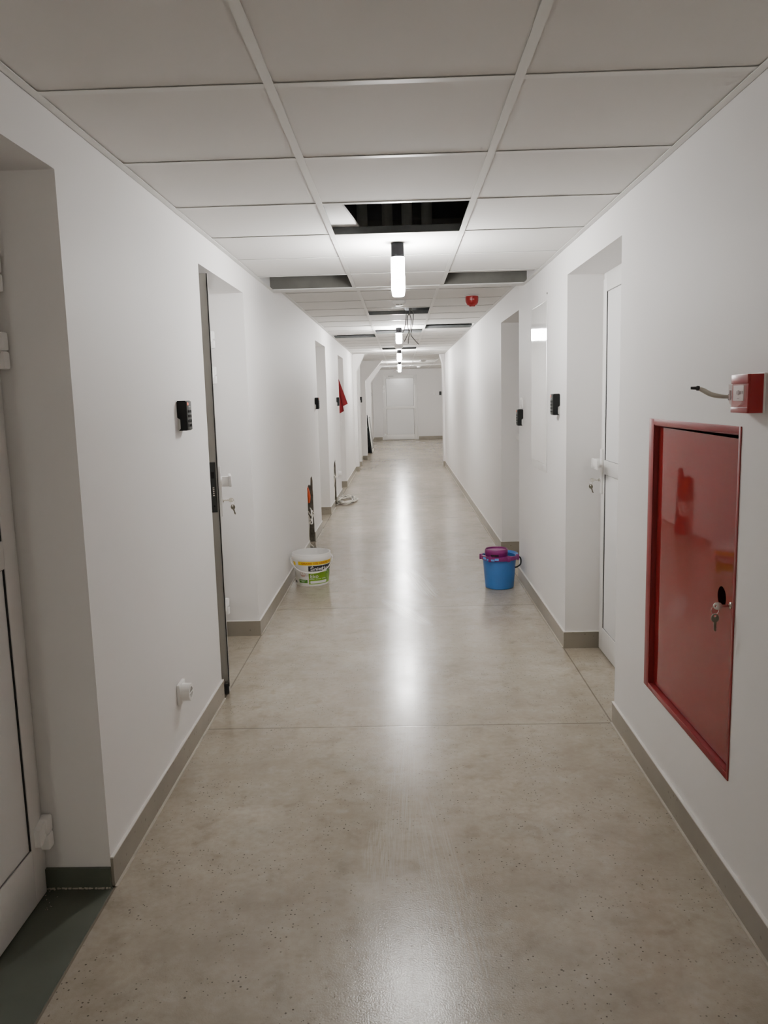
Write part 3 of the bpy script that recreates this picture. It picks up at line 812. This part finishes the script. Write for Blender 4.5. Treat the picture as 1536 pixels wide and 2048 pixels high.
root = empty('cable_stub', (XR, 2.175, 1.388), 0, 'pale cable end taped dark, sticking out beside the siren', 'cable')
bm = new()
tube(bm, [(.005, 0, .0), (-.02, .006, .002), (-.045, .014, .008), (-.065, .022, .020), (-.078, .026, .026)], lambda t: .0048 + .0035 * math.sin(PI * min(1, t * 1.05)) * t, 12)
finish(bm, 'cable_sleeve', PIPEW, root)
bm = new(); tube(bm, [(-.074, .0255, .0255), (-.078, .0258, .0258), (-.081, .026, .026)], .0066, 12); tube(bm, [(-.081, .026, .026), (-.088, .027, .0262), (-.096, .028, .0265)], lambda t: .0045 - .0008 * t, 10)
finish(bm, 'taped_end', TAPE, root)
bm = new(); cyl(bm, (.002, .001, 0), (-.003, .001, 0), .009, 14); box(bm, (-.004, -.006, .006), (0, -.002, .018))
finish(bm, 'hole_collar', TAPE, root)

# ------------------------------------------------------------------ ceiling devices
root = empty('fire_alarm_sounder', (0.604, 6.69, HB), 0, 'red round alarm sounder hanging from the ceiling tiles', 'alarm')
bm = new(); lathe(bm, [(0, .0), (.060, 0), (.060, -.006), (.0, -.006)], 32); finish(bm, 'mounting_base', WHITEP, root)
bm = new(); lathe(bm, [(0, -.006), (.050, -.006), (.053, -.010), (.053, -.040), (.050, -.058), (.042, -.072), (.028, -.080), (0, -.082)], 40)
for k in range(3):
    a = -PI / 2 + (k - 1) * .7
    lathe(bm, [(0, -.012), (.008, -.010), (.011, 0), (.011, .01)], 12, center=(.022 * math.cos(a), .022 * math.sin(a), -.079))
finish(bm, 'sounder_dome', REDP, root)
bm = new()
for k, (x0, x1, z) in enumerate(((-.018, -.002, -.034), (.000, .014, -.036), (-.020, -.010, -.038))):
    for a in range(4):
        xa = x0 + (x1 - x0) * a / 4; xb = x0 + (x1 - x0) * (a + 1) / 4; y = lambda x: -math.sqrt(.0535 ** 2 - x * x)
        quad(bm, [(xa, y(xa), z), (xb, y(xb), z), (xb, y(xb), z + .003), (xa, y(xa), z + .003)])
finish(bm, 'printed_marks', PAPER, root, smooth=False)

def make_detector(loc, label, sc=1.0):
    root = empty('ceiling_sensor', loc, 0, label, 'sensor', 'white ceiling sensors')
    bm = new(); lathe(bm, [(0, 0), (.058 * sc, 0), (.056 * sc, -.016), (.034 * sc, -.040), (0, -.042)], 8)
    finish(bm, 'sensor_body', WHITEP, root)
    bm = new()
    for k in range(4): box(bm, (-.024 * sc + k * .013 * sc, -.040 * sc, -.036), (-.015 * sc + k * .013 * sc, -.034 * sc, -.030))
    finish(bm, 'sensor_grille', GREYLN, root)
    return root
make_detector((0.010, 6.92, HB), 'white slotted ceiling sensor just past the nearest lamp')
make_detector((-0.006, 13.15, HB), 'white many-sided ceiling sensor before the third lamp', 1.25)
make_detector((0.54, 18.4, HB), 'pale round sensor on the ceiling before the far beam', 1.3)
make_detector((0.56, 23.6, HC), 'small pale sensor on the ceiling near the end door', 1.1)

# ------------------------------------------------------------------ cables
def cable(name, label, paths, cat='cable', group=None, r=.004, m=WIREG, loc=(0, 0, 0)):
    root = empty(name, loc, 0, label, cat, group)
    for q in paths:
        bm = new(); tube(bm, q[0], q[2] if len(q) > 2 else r, 8); finish(bm, 'cable_strand', q[1] if len(q) > 1 else m, root)
    return root
hang = [
    ([(.075, 7.70, 2.52), (.075, 7.70, 2.23), (.070, 7.70, 2.12), (.055, 7.70, 2.04), (.034, 7.70, 2.005)], 'dangling grey cable curving towards the lamp'),
    ([(.100, 7.72, 2.52), (.105, 7.72, 2.22), (.120, 7.72, 2.13), (.115, 7.72, 2.06), (.085, 7.72, 1.99), (.052, 7.72, 1.925)], 'dangling grey cable crossing over to end beside the lamp'),
    ([(.115, 7.68, 2.52), (.115, 7.68, 2.23), (.085, 7.68, 2.15), (.085, 7.68, 2.07), (.100, 7.68, 2.0), (.092, 7.68, 1.95), (.088, 7.68, 1.90)], 'dangling grey cable hanging straight down in the middle'),
    ([(.125, 7.70, 2.52), (.125, 7.70, 2.24), (.142, 7.70, 2.19), (.135, 7.70, 2.10), (.120, 7.70, 2.02), (.118, 7.70, 1.98), (.150, 7.70, 1.935), (.188, 7.70, 1.893)], 'dangling grey cable bent sideways at its tip'),
]
for path, lb in hang:
    bm = new(); tube(bm, path, .0042, 8)
    tag(finish(bm, 'hanging_cable', WIREG), lb, 'cable', 'grey cables hanging from the open ceiling square')

bm = new()   # far tangle round the last lamp
for k in range(3):
    a = k * 1.3
    tube(bm, [(.0 + .18 * math.cos(a), 23.12, 2.30), (.10 * math.cos(a) + .03, 23.0 + .03 * k, 2.20 - .01 * k), (-.12 + .08 * k, 22.9, 2.13 - .015 * k), (-.20 + .09 * k, 22.95, 2.12 + .02 * k)], .0018, 6)
tag(finish(bm, 'tangled_cable', WIREB), 'small tangle of thin cables around the farthest lamp', 'cable')
bm = new(); tube(bm, [(-.02, 10.1, 2.25), (-.03, 10.12, 2.16), (-.045, 10.15, 2.10), (-.04, 10.1, 2.06)], .003, 6)
tag(finish(bm, 'hanging_cable', WIREG), 'thin wire hooking down just behind the second lamp', 'cable')

# coil of white cable on the floor
root = empty('cable_coil', (-0.765, 10.78, 0), 0, 'messy coil of white cable lying on the floor by the narrow slot', 'cable coil')
rn = random.Random(3)
def loops(n, rx, ry, seed, z0):
    r2 = random.Random(seed); pts = []
    for k in range(n * 9):
        a = 2 * PI * k / 9; j = r2.uniform(.72, 1.12)
        pts.append((rx * j * math.cos(a) + r2.uniform(-.012, .012), ry * j * math.sin(a) + r2.uniform(-.03, .03), z0 + .010 + .045 * abs(math.sin(a * 1.7 + seed)) * r2.uniform(.2, 1)))
    return pts
for i, (m, sd) in enumerate(((WIREW, 1), (WIREW, 5), (WIREW, 9), (WIREB, 4), (WIREW, 12))):
    bm = new(); tube(bm, loops(3 if m is not WIREB else 1, .125 if i else .14, .34, sd, 0), .0045, 6, n=4)
    o = finish(bm, 'cable_loop', m, root)
    if m is WIREB: tag(o, 'thin dark cable among the white ones')
bm = new(); tube(bm, [(-.075, -.28, .012), (-.085, -.36, .02), (-.10, -.41, .012)], .0042, 6); finish(bm, 'cable_loop', WIREW, root)

# cables left in the wall slots
cable('slot_cable', 'white cables tied in a knot inside the wide wall slot', [
    ([(XL - .02, 7.42, .355), (XL - .015, 7.45, .35), (XL - .01, 7.48, .33), (XL + .004, 7.52, .30), (XL - .005, 7.62, .325), (XL + .006, 7.70, .29), (XL - .005, 7.60, .255), (XL + .004, 7.45, .27), (XL - .01, 7.40, .32)], WIREW, .006),
    ([(XL - .03, 7.73, .345), (XL - .02, 7.70, .34), (XL - .01, 7.65, .325), (XL + .006, 7.55, .27), (XL - .005, 7.47, .235), (XL + .004, 7.58, .215), (XL - .01, 7.70, .25), (XL - .01, 7.74, .32)], WIREW, .006),
    ([(XL - .015, 7.50, .28), (XL - .012, 7.41, .20), (XL - .012, 7.38, .12), (XL - .004, 7.40, .05), (XL + .02, 7.46, .008)], WIREW, .007)])
bm = new()
tube(bm, [(XL - .050, 7.60, .585), (XL - .040, 7.60, .53), (XL - .032, 7.63, .47), (XL - .032, 7.65, .41)], lambda t: .010 + .016 * math.sin(PI * (.15 + .8 * t)), 10)
tag(finish(bm, 'conduit_tube', ORANGE), 'bright orange corrugated tube end inside the wide wall slot', 'conduit')
cable('slot_cable', 'white cables running down the narrow wall slot', [
    ([(XL - .02, 10.45, .56), (XL - .02, 10.47, .45), (XL - .012, 10.44, .40), (XL + .012, 10.42, .385), (XL + .012, 10.52, .375), (XL - .006, 10.48, .36), (XL - .02, 10.44, .25), (XL - .015, 10.34, .12), (XL - .012, 10.31, .05), (XL - .012, 10.30, .012)], WIREW, .006),
    ([(XL - .03, 10.36, .55), (XL - .02, 10.38, .42), (XL - .0, 10.36, .39), (XL - .02, 10.42, .30), (XL - .02, 10.50, .2), (XL - .02, 10.42, .08), (XL - .015, 10.40, .02)], WIREW, .006),
    ([(XL - .03, 10.50, .5), (XL - .03, 10.52, .3), (XL - .03, 10.44, .15), (XL - .025, 10.42, .04)], WIREB, .006)])

# ------------------------------------------------------------------ red cloth
bm = new()
def flap(top, left, right, y, amp, ph, nz=18, nu=14):
    g = []
    for i in range(nz + 1):
        t = i / nz; row = []
        for j in range(nu + 1):
            u = j / nu
            bot = Vector(left).lerp(Vector(right), u)
            p_ = Vector(top).lerp(bot, t); p_ = Vector((p_.x + (u - .5) * .012 * (1 - t), 0, p_.z))
            row.append(bm.verts.new((p_.x, y + amp * t * math.sin(u * 7 + ph + t) + .02 * math.sin(3 * u), p_.z)))
        g.append(row)
    for i in range(nz):
        for j in range(nu): bm.faces.new((g[i][j], g[i][j + 1], g[i + 1][j + 1], g[i + 1][j]))
flap((-.915, 0, 1.695), (-.905, 0, 1.26), (-.782, 0, 1.318), 11.93, .022, .4)
flap((-.916, 0, 1.68), (-.918, 0, 1.172), (-.838, 0, 1.214), 11.88, .018, 2.0)
o = finish(bm, 'hanging_cloth', REDCL)
sm_ = o.modifiers.new('thickness', 'SOLIDIFY'); sm_.thickness = .003
tag(o, 'dark red cloth hanging in a fold from a doorway edge', 'cloth')

# ------------------------------------------------------------------ leaning framed panels by the far pilaster
def frame_panel(name, loc, tilt, w, h, label, mode, rz=0, t=.035):
    """panel in the local yz plane, front faces +x, base at the origin, leans towards -x"""
    root = empty(name, loc, 0, label, 'framed panel', 'framed panels leaning by the far pilaster'); root.rotation_euler = (0, -tilt, rz)
    bm = new(); fw = .085
    for lo, hi in (((0, 0, 0), (t, fw, h)), ((0, w - fw, 0), (t, w, h)), ((0, fw, 0), (t, w - fw, fw)), ((0, fw, h - fw), (t, w - fw, h))): box(bm, lo, hi, .002, 0 if mode == 'white' else 1)
    if mode == 'white':
        box(bm, (-.02, -.003, 0), (.018, .02, h - .01), 0, 1)
    finish(bm, 'panel_frame', [PVC, BLACKP], root)
    bm = new()
    box(bm, (t - .004, fw - .004, fw - .004), (t + .001, fw + .030, h - fw)); box(bm, (t - .004, w - fw - .030, fw), (t + .001, w - fw + .004, h - fw))
    box(bm, (t - .004, fw, fw - .004), (t + .001, w - fw, fw + .012)); box(bm, (t - .004, fw, h - fw - .012), (t + .001, w - fw, h - fw + .004))
    finish(bm, 'panel_seal', GASK, root)
    bm = new(); box(bm, (t * .2, fw, fw), (t * .8, w - fw, h - fw)); finish(bm, 'panel_infill', PANEL if mode == 'white' else GLASSD, root)
    return root
frame_panel('framed_panel', (-.752, 20.0, .012), .100, .93, .97, 'white framed panel with dark seals, outermost of those leaning by the far pilaster', 'white')
frame_panel('framed_panel', (-.800, 20.02, .003), .070, .88, .50, 'short dark panel wedged between the white framed one and the upright one', 'dark', t=.012)
frame_panel('framed_panel', (-.845, 20.0, .003), .028, .90, .62, 'thin dark panel standing almost upright against the far wall side', 'dark', t=.02)

# ------------------------------------------------------------------ paint bucket
PB = Vector((-0.710, 6.0, 0)); TH0 = math.atan2(-PB.y, -PB.x)      # bearing towards the viewer
rb = lambda z: .1235 + (.1465 - .1235) * (z / .215)
root = empty('paint_bucket', PB, TH0, 'white paint bucket with yellow, black and green label by the wall', 'bucket')
# local +x points to the viewer; local angles grow to the viewer's right
bm = new()
lathe(bm, [(0, .004), (.119, .004), (.1225, 0), (rb(.006), .006), (rb(.20), .20), (rb(.20) - .003, .20), (.121, .008), (0, .008)], 64)
finish(bm, 'bucket_body', WHITEP, root)
bm = new()
lathe(bm, [(rb(.20), .198), (.1500, .200), (.1510, .204), (.1510, .224), (.1495, .228), (.1475, .234), (.1475, .243), (.1460, .246), (.1420, .246), (.1415, .20), (rb(.20) - .003, .198)], 64)
finish(bm, 'bucket_rim', WHITEP, root)
bm = new()
hp = []
for k in range(25):
    a = -PI / 2 + PI * k / 24; z = .205 - .095 * max(0, math.cos(a)) ** .75
    r = max(rb(z), .1400) + .010 + .006 * math.cos(a) + (.006 if abs(a) > 1.2 else 0)
    hp.append((r * math.cos(a), r * math.sin(a), z))
tube(bm, hp, .0042, 8, n=3)
for s in (-1, 1): cyl(bm, (0, s * .148, .205), (0, s * .160, .205), .008, 14)
finish(bm, 'carry_handle', WHITEP, root)

def patch(a0, a1, z0, z1, off=.0006, n=20, z0b=None, z1b=None):
    """label patch on the cone; a in degrees, growing to the viewer's right"""
    bm = new(); z0b = z0 if z0b is None else z0b; z1b = z1 if z1b is None else z1b; pr = None
    for k in range(n + 1):
        t = k / n; a = math.radians(a0 + (a1 - a0) * t)
        cur = []
        for z in (z0 + (z0b - z0) * t, z1 + (z1b - z1) * t):
            r = rb(z) + off; cur.append(bm.verts.new((r * math.cos(a), r * math.sin(a), z)))
        if pr: bm.faces.new((pr[0], cur[0], cur[1], pr[1]))
        pr = cur
    return bm
def label_part(name, bm, m): return finish(bm, name, m, root)
def merge(bms):
    out = new()
    for b in bms:
        me = bpy.data.meshes.new('tmp'); b.to_mesh(me); b.free(); out.from_mesh(me); bpy.data.meshes.remove(me)
    return out
label_part('yellow_band', merge([patch(-46, 88, .166, .193), patch(-80, -60, .158, .186)]), YELL)
label_part('black_panel', patch(-12, 80, .118, .160, z1b=.162), INK)
label_part('green_panel', patch(-12, 84, .016, .106, z1b=.108), GREEN)
label_part('green_tag', patch(-50, -17, .026, .052), GREEND)
label_part('white_strip', patch(-7, 55, .022, .042, .0010), PAPER)
label_part('dark_code_mark', patch(-82, -66, .018, .036, .0006), INK)
label_part('grey_print', merge([patch(-72, -55, .134, .140, .0006), patch(-74, -60, .126, .129, .0006)]), INKGREY)
# leaf picture
bm = new()
for (ca, cz, ra, rz_, off) in ((64, .075, 15, .040, .0010), (62, .104, 9, .017, .0010)):
    n = 22; c0 = None; ringv = []
    for k in range(n):
        a = math.radians(ca + ra * math.cos(2 * PI * k / n)); z = cz + rz_ * math.sin(2 * PI * k / n); r = rb(z) + off
        ringv.append(bm.verts.new((r * math.cos(a), r * math.sin(a), z)))
    bm.faces.new(ringv)
label_part('leaf_picture', bm, GREEND)

def wrap_text(txt, size, a0, z0, off, m, name, sx=1.0, tilt=0.0, bold=0.0):
    cu = bpy.data.curves.new('tmp_text', 'FONT'); cu.body = txt; cu.size = size; cu.resolution_u = 3; cu.offset = bold
    ob = bpy.data.objects.new('tmp_text', cu); C.objects.link(ob)
    dg = bpy.context.evaluated_depsgraph_get(); me = bpy.data.meshes.new_from_object(ob.evaluated_get(dg))
    bpy.data.objects.remove(ob); bpy.data.curves.remove(cu)
    bm = new(); bm.from_mesh(me); bpy.data.meshes.remove(me)
    bmesh.ops.triangulate(bm, faces=bm.faces[:])
    for v in bm.verts:
        u, w = v.co.x * sx, v.co.y; z = z0 + w + tilt * u; r = rb(z) + off
        a = math.radians(a0) + u / rb(.1)
        v.co = Vector((r * math.cos(a), r * math.sin(a), z))
    return finish(bm, name, m, root, smooth=False)
wrap_text('GRATIS 15% GRATIS 15%', .0205, -34, .1725, .0012, INKRED, 'band_lettering', 1.15, bold=.0004)
wrap_text('Śnieżka', .038, -6, .124, .0012, PAPER, 'brand_lettering', 1.2, bold=.0005)
wrap_text('Eko', .040, -8, .066, .0014, PAPER, 'product_lettering', 1.1)
wrap_text('1', .022, -34, .098, .0012, INKRED, 'seal_lettering')
bm = merge([patch(-10 + 22 * k, -10 + 22 * k + 17, .0555, .0585, .0012, 4) for k in range(3)] + [patch(-9, 30, .030, .0325, .0014, 6)])
label_part('small_print', bm, PAPER)
bm = new()
for k in range(16):
    a_ = 2 * PI * k / 16; ca, cz = -32 + 8.5 * math.cos(a_), .096 + .021 * math.sin(a_)
    for q in (0,):
        vs = []
        for d1, d2 in ((-.8, -.0016), (.8, -.0016), (.8, .0016), (-.8, .0016)):
            a = math.radians(ca + d1); z = cz + d2; r = rb(z) + .0012; vs.append(bm.verts.new((r * math.cos(a), r * math.sin(a), z)))
        bm.faces.new(vs)
b2 = merge([bm, patch(-40, -24, .089, .091, .0012, 6), patch(-38, -26, .082, .084, .0012, 6), patch(-36, -28, .077, .0785, .0012, 6)])
label_part('award_seal', b2, INKRED)
b2 = merge([patch(-46, -22, .043, .046, .0013, 6), patch(-40, -28, .034, .037, .0013, 6)]); label_part('tag_print', b2, PAPER)

# ------------------------------------------------------------------ mop bucket
MB = Vector((0.703, 5.752, 0)); TH1 = math.atan2(-MB.y, -MB.x)
root = empty('mop_bucket', MB, TH1, 'blue plastic mop bucket with purple wringer by the wall', 'bucket')
bm = new()
lathe(bm, [(0, .006), (.094, .006), (.098, 0), (.1035, .004), (.1075, .05), (.1215, .225), (.1215, .2255), (.128, .228), (.130, .232), (.130, .238), (.126, .240), (.118, .238), (.104, .02), (0, .016)], 64)
# raised pouring edge away from the viewer
lathe(bm, [(.121, .232), (.131, .238), (.136, .252), (.133, .253), (.120, .238)], 24, a0=math.radians(75), a1=math.radians(190))
finish(bm, 'bucket_body', BLUEP, root)
bm = new()
lathe(bm, [(.1265, .216), (.1345, .216), (.1345, .244), (.1265, .244), (.1265, .216)], 40, a0=math.radians(-112), a1=math.radians(98))
cup = [(.046, .150), (.080, .236), (.084, .262), (.083, .283), (.078, .290), (.074, .286), (.0735, .280), (0, .281)]
lathe(bm, cup, 40, center=(.012, -.022, 0))
lathe(bm, [(.0, .236), (.132, .236), (.132, .240), (.0, .240)], 30, center=(.0, -.0, 0), a0=math.radians(-80), a1=math.radians(60))
for a in (-85, -30, 30, 78):
    r = math.radians(a); box(bm, (.134 * math.cos(r) - .006, .134 * math.sin(r) - .012, .210), (.134 * math.cos(r) + .006, .134 * math.sin(r) + .012, .250), .003)
finish(bm, 'wringer', PURP, root)
bm = new()
for a, w in ((-52, 7), (-8, 6)):
    lathe(bm, [(.1350, .222), (.1362, .222), (.1362, .238), (.1350, .238), (.1350, .222)], 6, a0=math.radians(a - w), a1=math.radians(a + w))
lathe(bm, [(.1350, .217), (.1358, .217), (.1358, .230), (.1350, .230), (.1350, .217)], 10, a0=math.radians(-42), a1=math.radians(-15))
tag(finish(bm, 'rim_clip', BLUEL, root), 'light blue clip on the purple rim')
bm = new(); lathe(bm, [(.0842, .245), (.0850, .245), (.0850, .256), (.0842, .256), (.0842, .245)], 10, center=(.012, -.022, 0), a0=math.radians(-28), a1=math.radians(12))
finish(bm, 'wringer_slot', BLACKP, root)
bm = new()
hp = [(.0, .132, .232), (.012, .150, .222), (.020, .156, .200), (.030, .150, .175), (.045, .126, .160), (.052, .112, .158)]
tube(bm, hp, .0058, 8, n=5)
tag(finish(bm, 'carry_handle', BLACKP, root), 'black wire handle hanging down')

# ------------------------------------------------------------------ camera
cy, sy = math.cos(YAW), math.sin(YAW)
fw_ = Vector((sy * math.cos(PITCH), cy * math.cos(PITCH), math.sin(PITCH)))
rt = Vector((cy, -sy, 0)); up = rt.cross(fw_)
r2 = rt * math.cos(ROLL) + up * math.sin(ROLL); u2 = -rt * math.sin(ROLL) + up * math.cos(ROLL)
cam = bpy.data.cameras.new('camera'); co = bpy.data.objects.new('camera', cam); C.objects.link(co)
M = Matrix((r2, u2, -fw_)).transposed().to_4x4(); M.translation = Vector((0, 0, EYE)); co.matrix_world = M
cam.sensor_fit = 'HORIZONTAL'; cam.sensor_width = 36.0; cam.lens = F_PX * 36.0 / 1536.0; cam.clip_start = .02; cam.clip_end = 200
bpy.context.scene.camera = co

# ------------------------------------------------------------------ world and colour
sc = bpy.context.scene
w = bpy.data.worlds.new('world'); sc.world = w; w.use_nodes = True
w.node_tree.nodes['Background'].inputs[0].default_value = (.01, .01, .01, 1)
sc.view_settings.view_transform = 'AgX'
try: sc.view_settings.look = 'None'
except Exception: pass
sc.view_settings.exposure = 0.62
try:
    sc.cycles.use_denoising = True; sc.cycles.denoiser = 'OPENIMAGEDENOISE'
    sc.cycles.max_bounces = 9; sc.cycles.diffuse_bounces = 6; sc.cycles.glossy_bounces = 3; sc.cycles.transmission_bounces = 4
    sc.cycles.use_light_tree = False; sc.cycles.time_limit = 1000
    sc.cycles.use_adaptive_sampling = True; sc.cycles.adaptive_threshold = 0.15; sc.cycles.adaptive_min_samples = 24
    sc.cycles.sample_clamp_indirect = 8.0; sc.cycles.caustics_reflective = False; sc.cycles.caustics_refractive = False
except Exception: pass
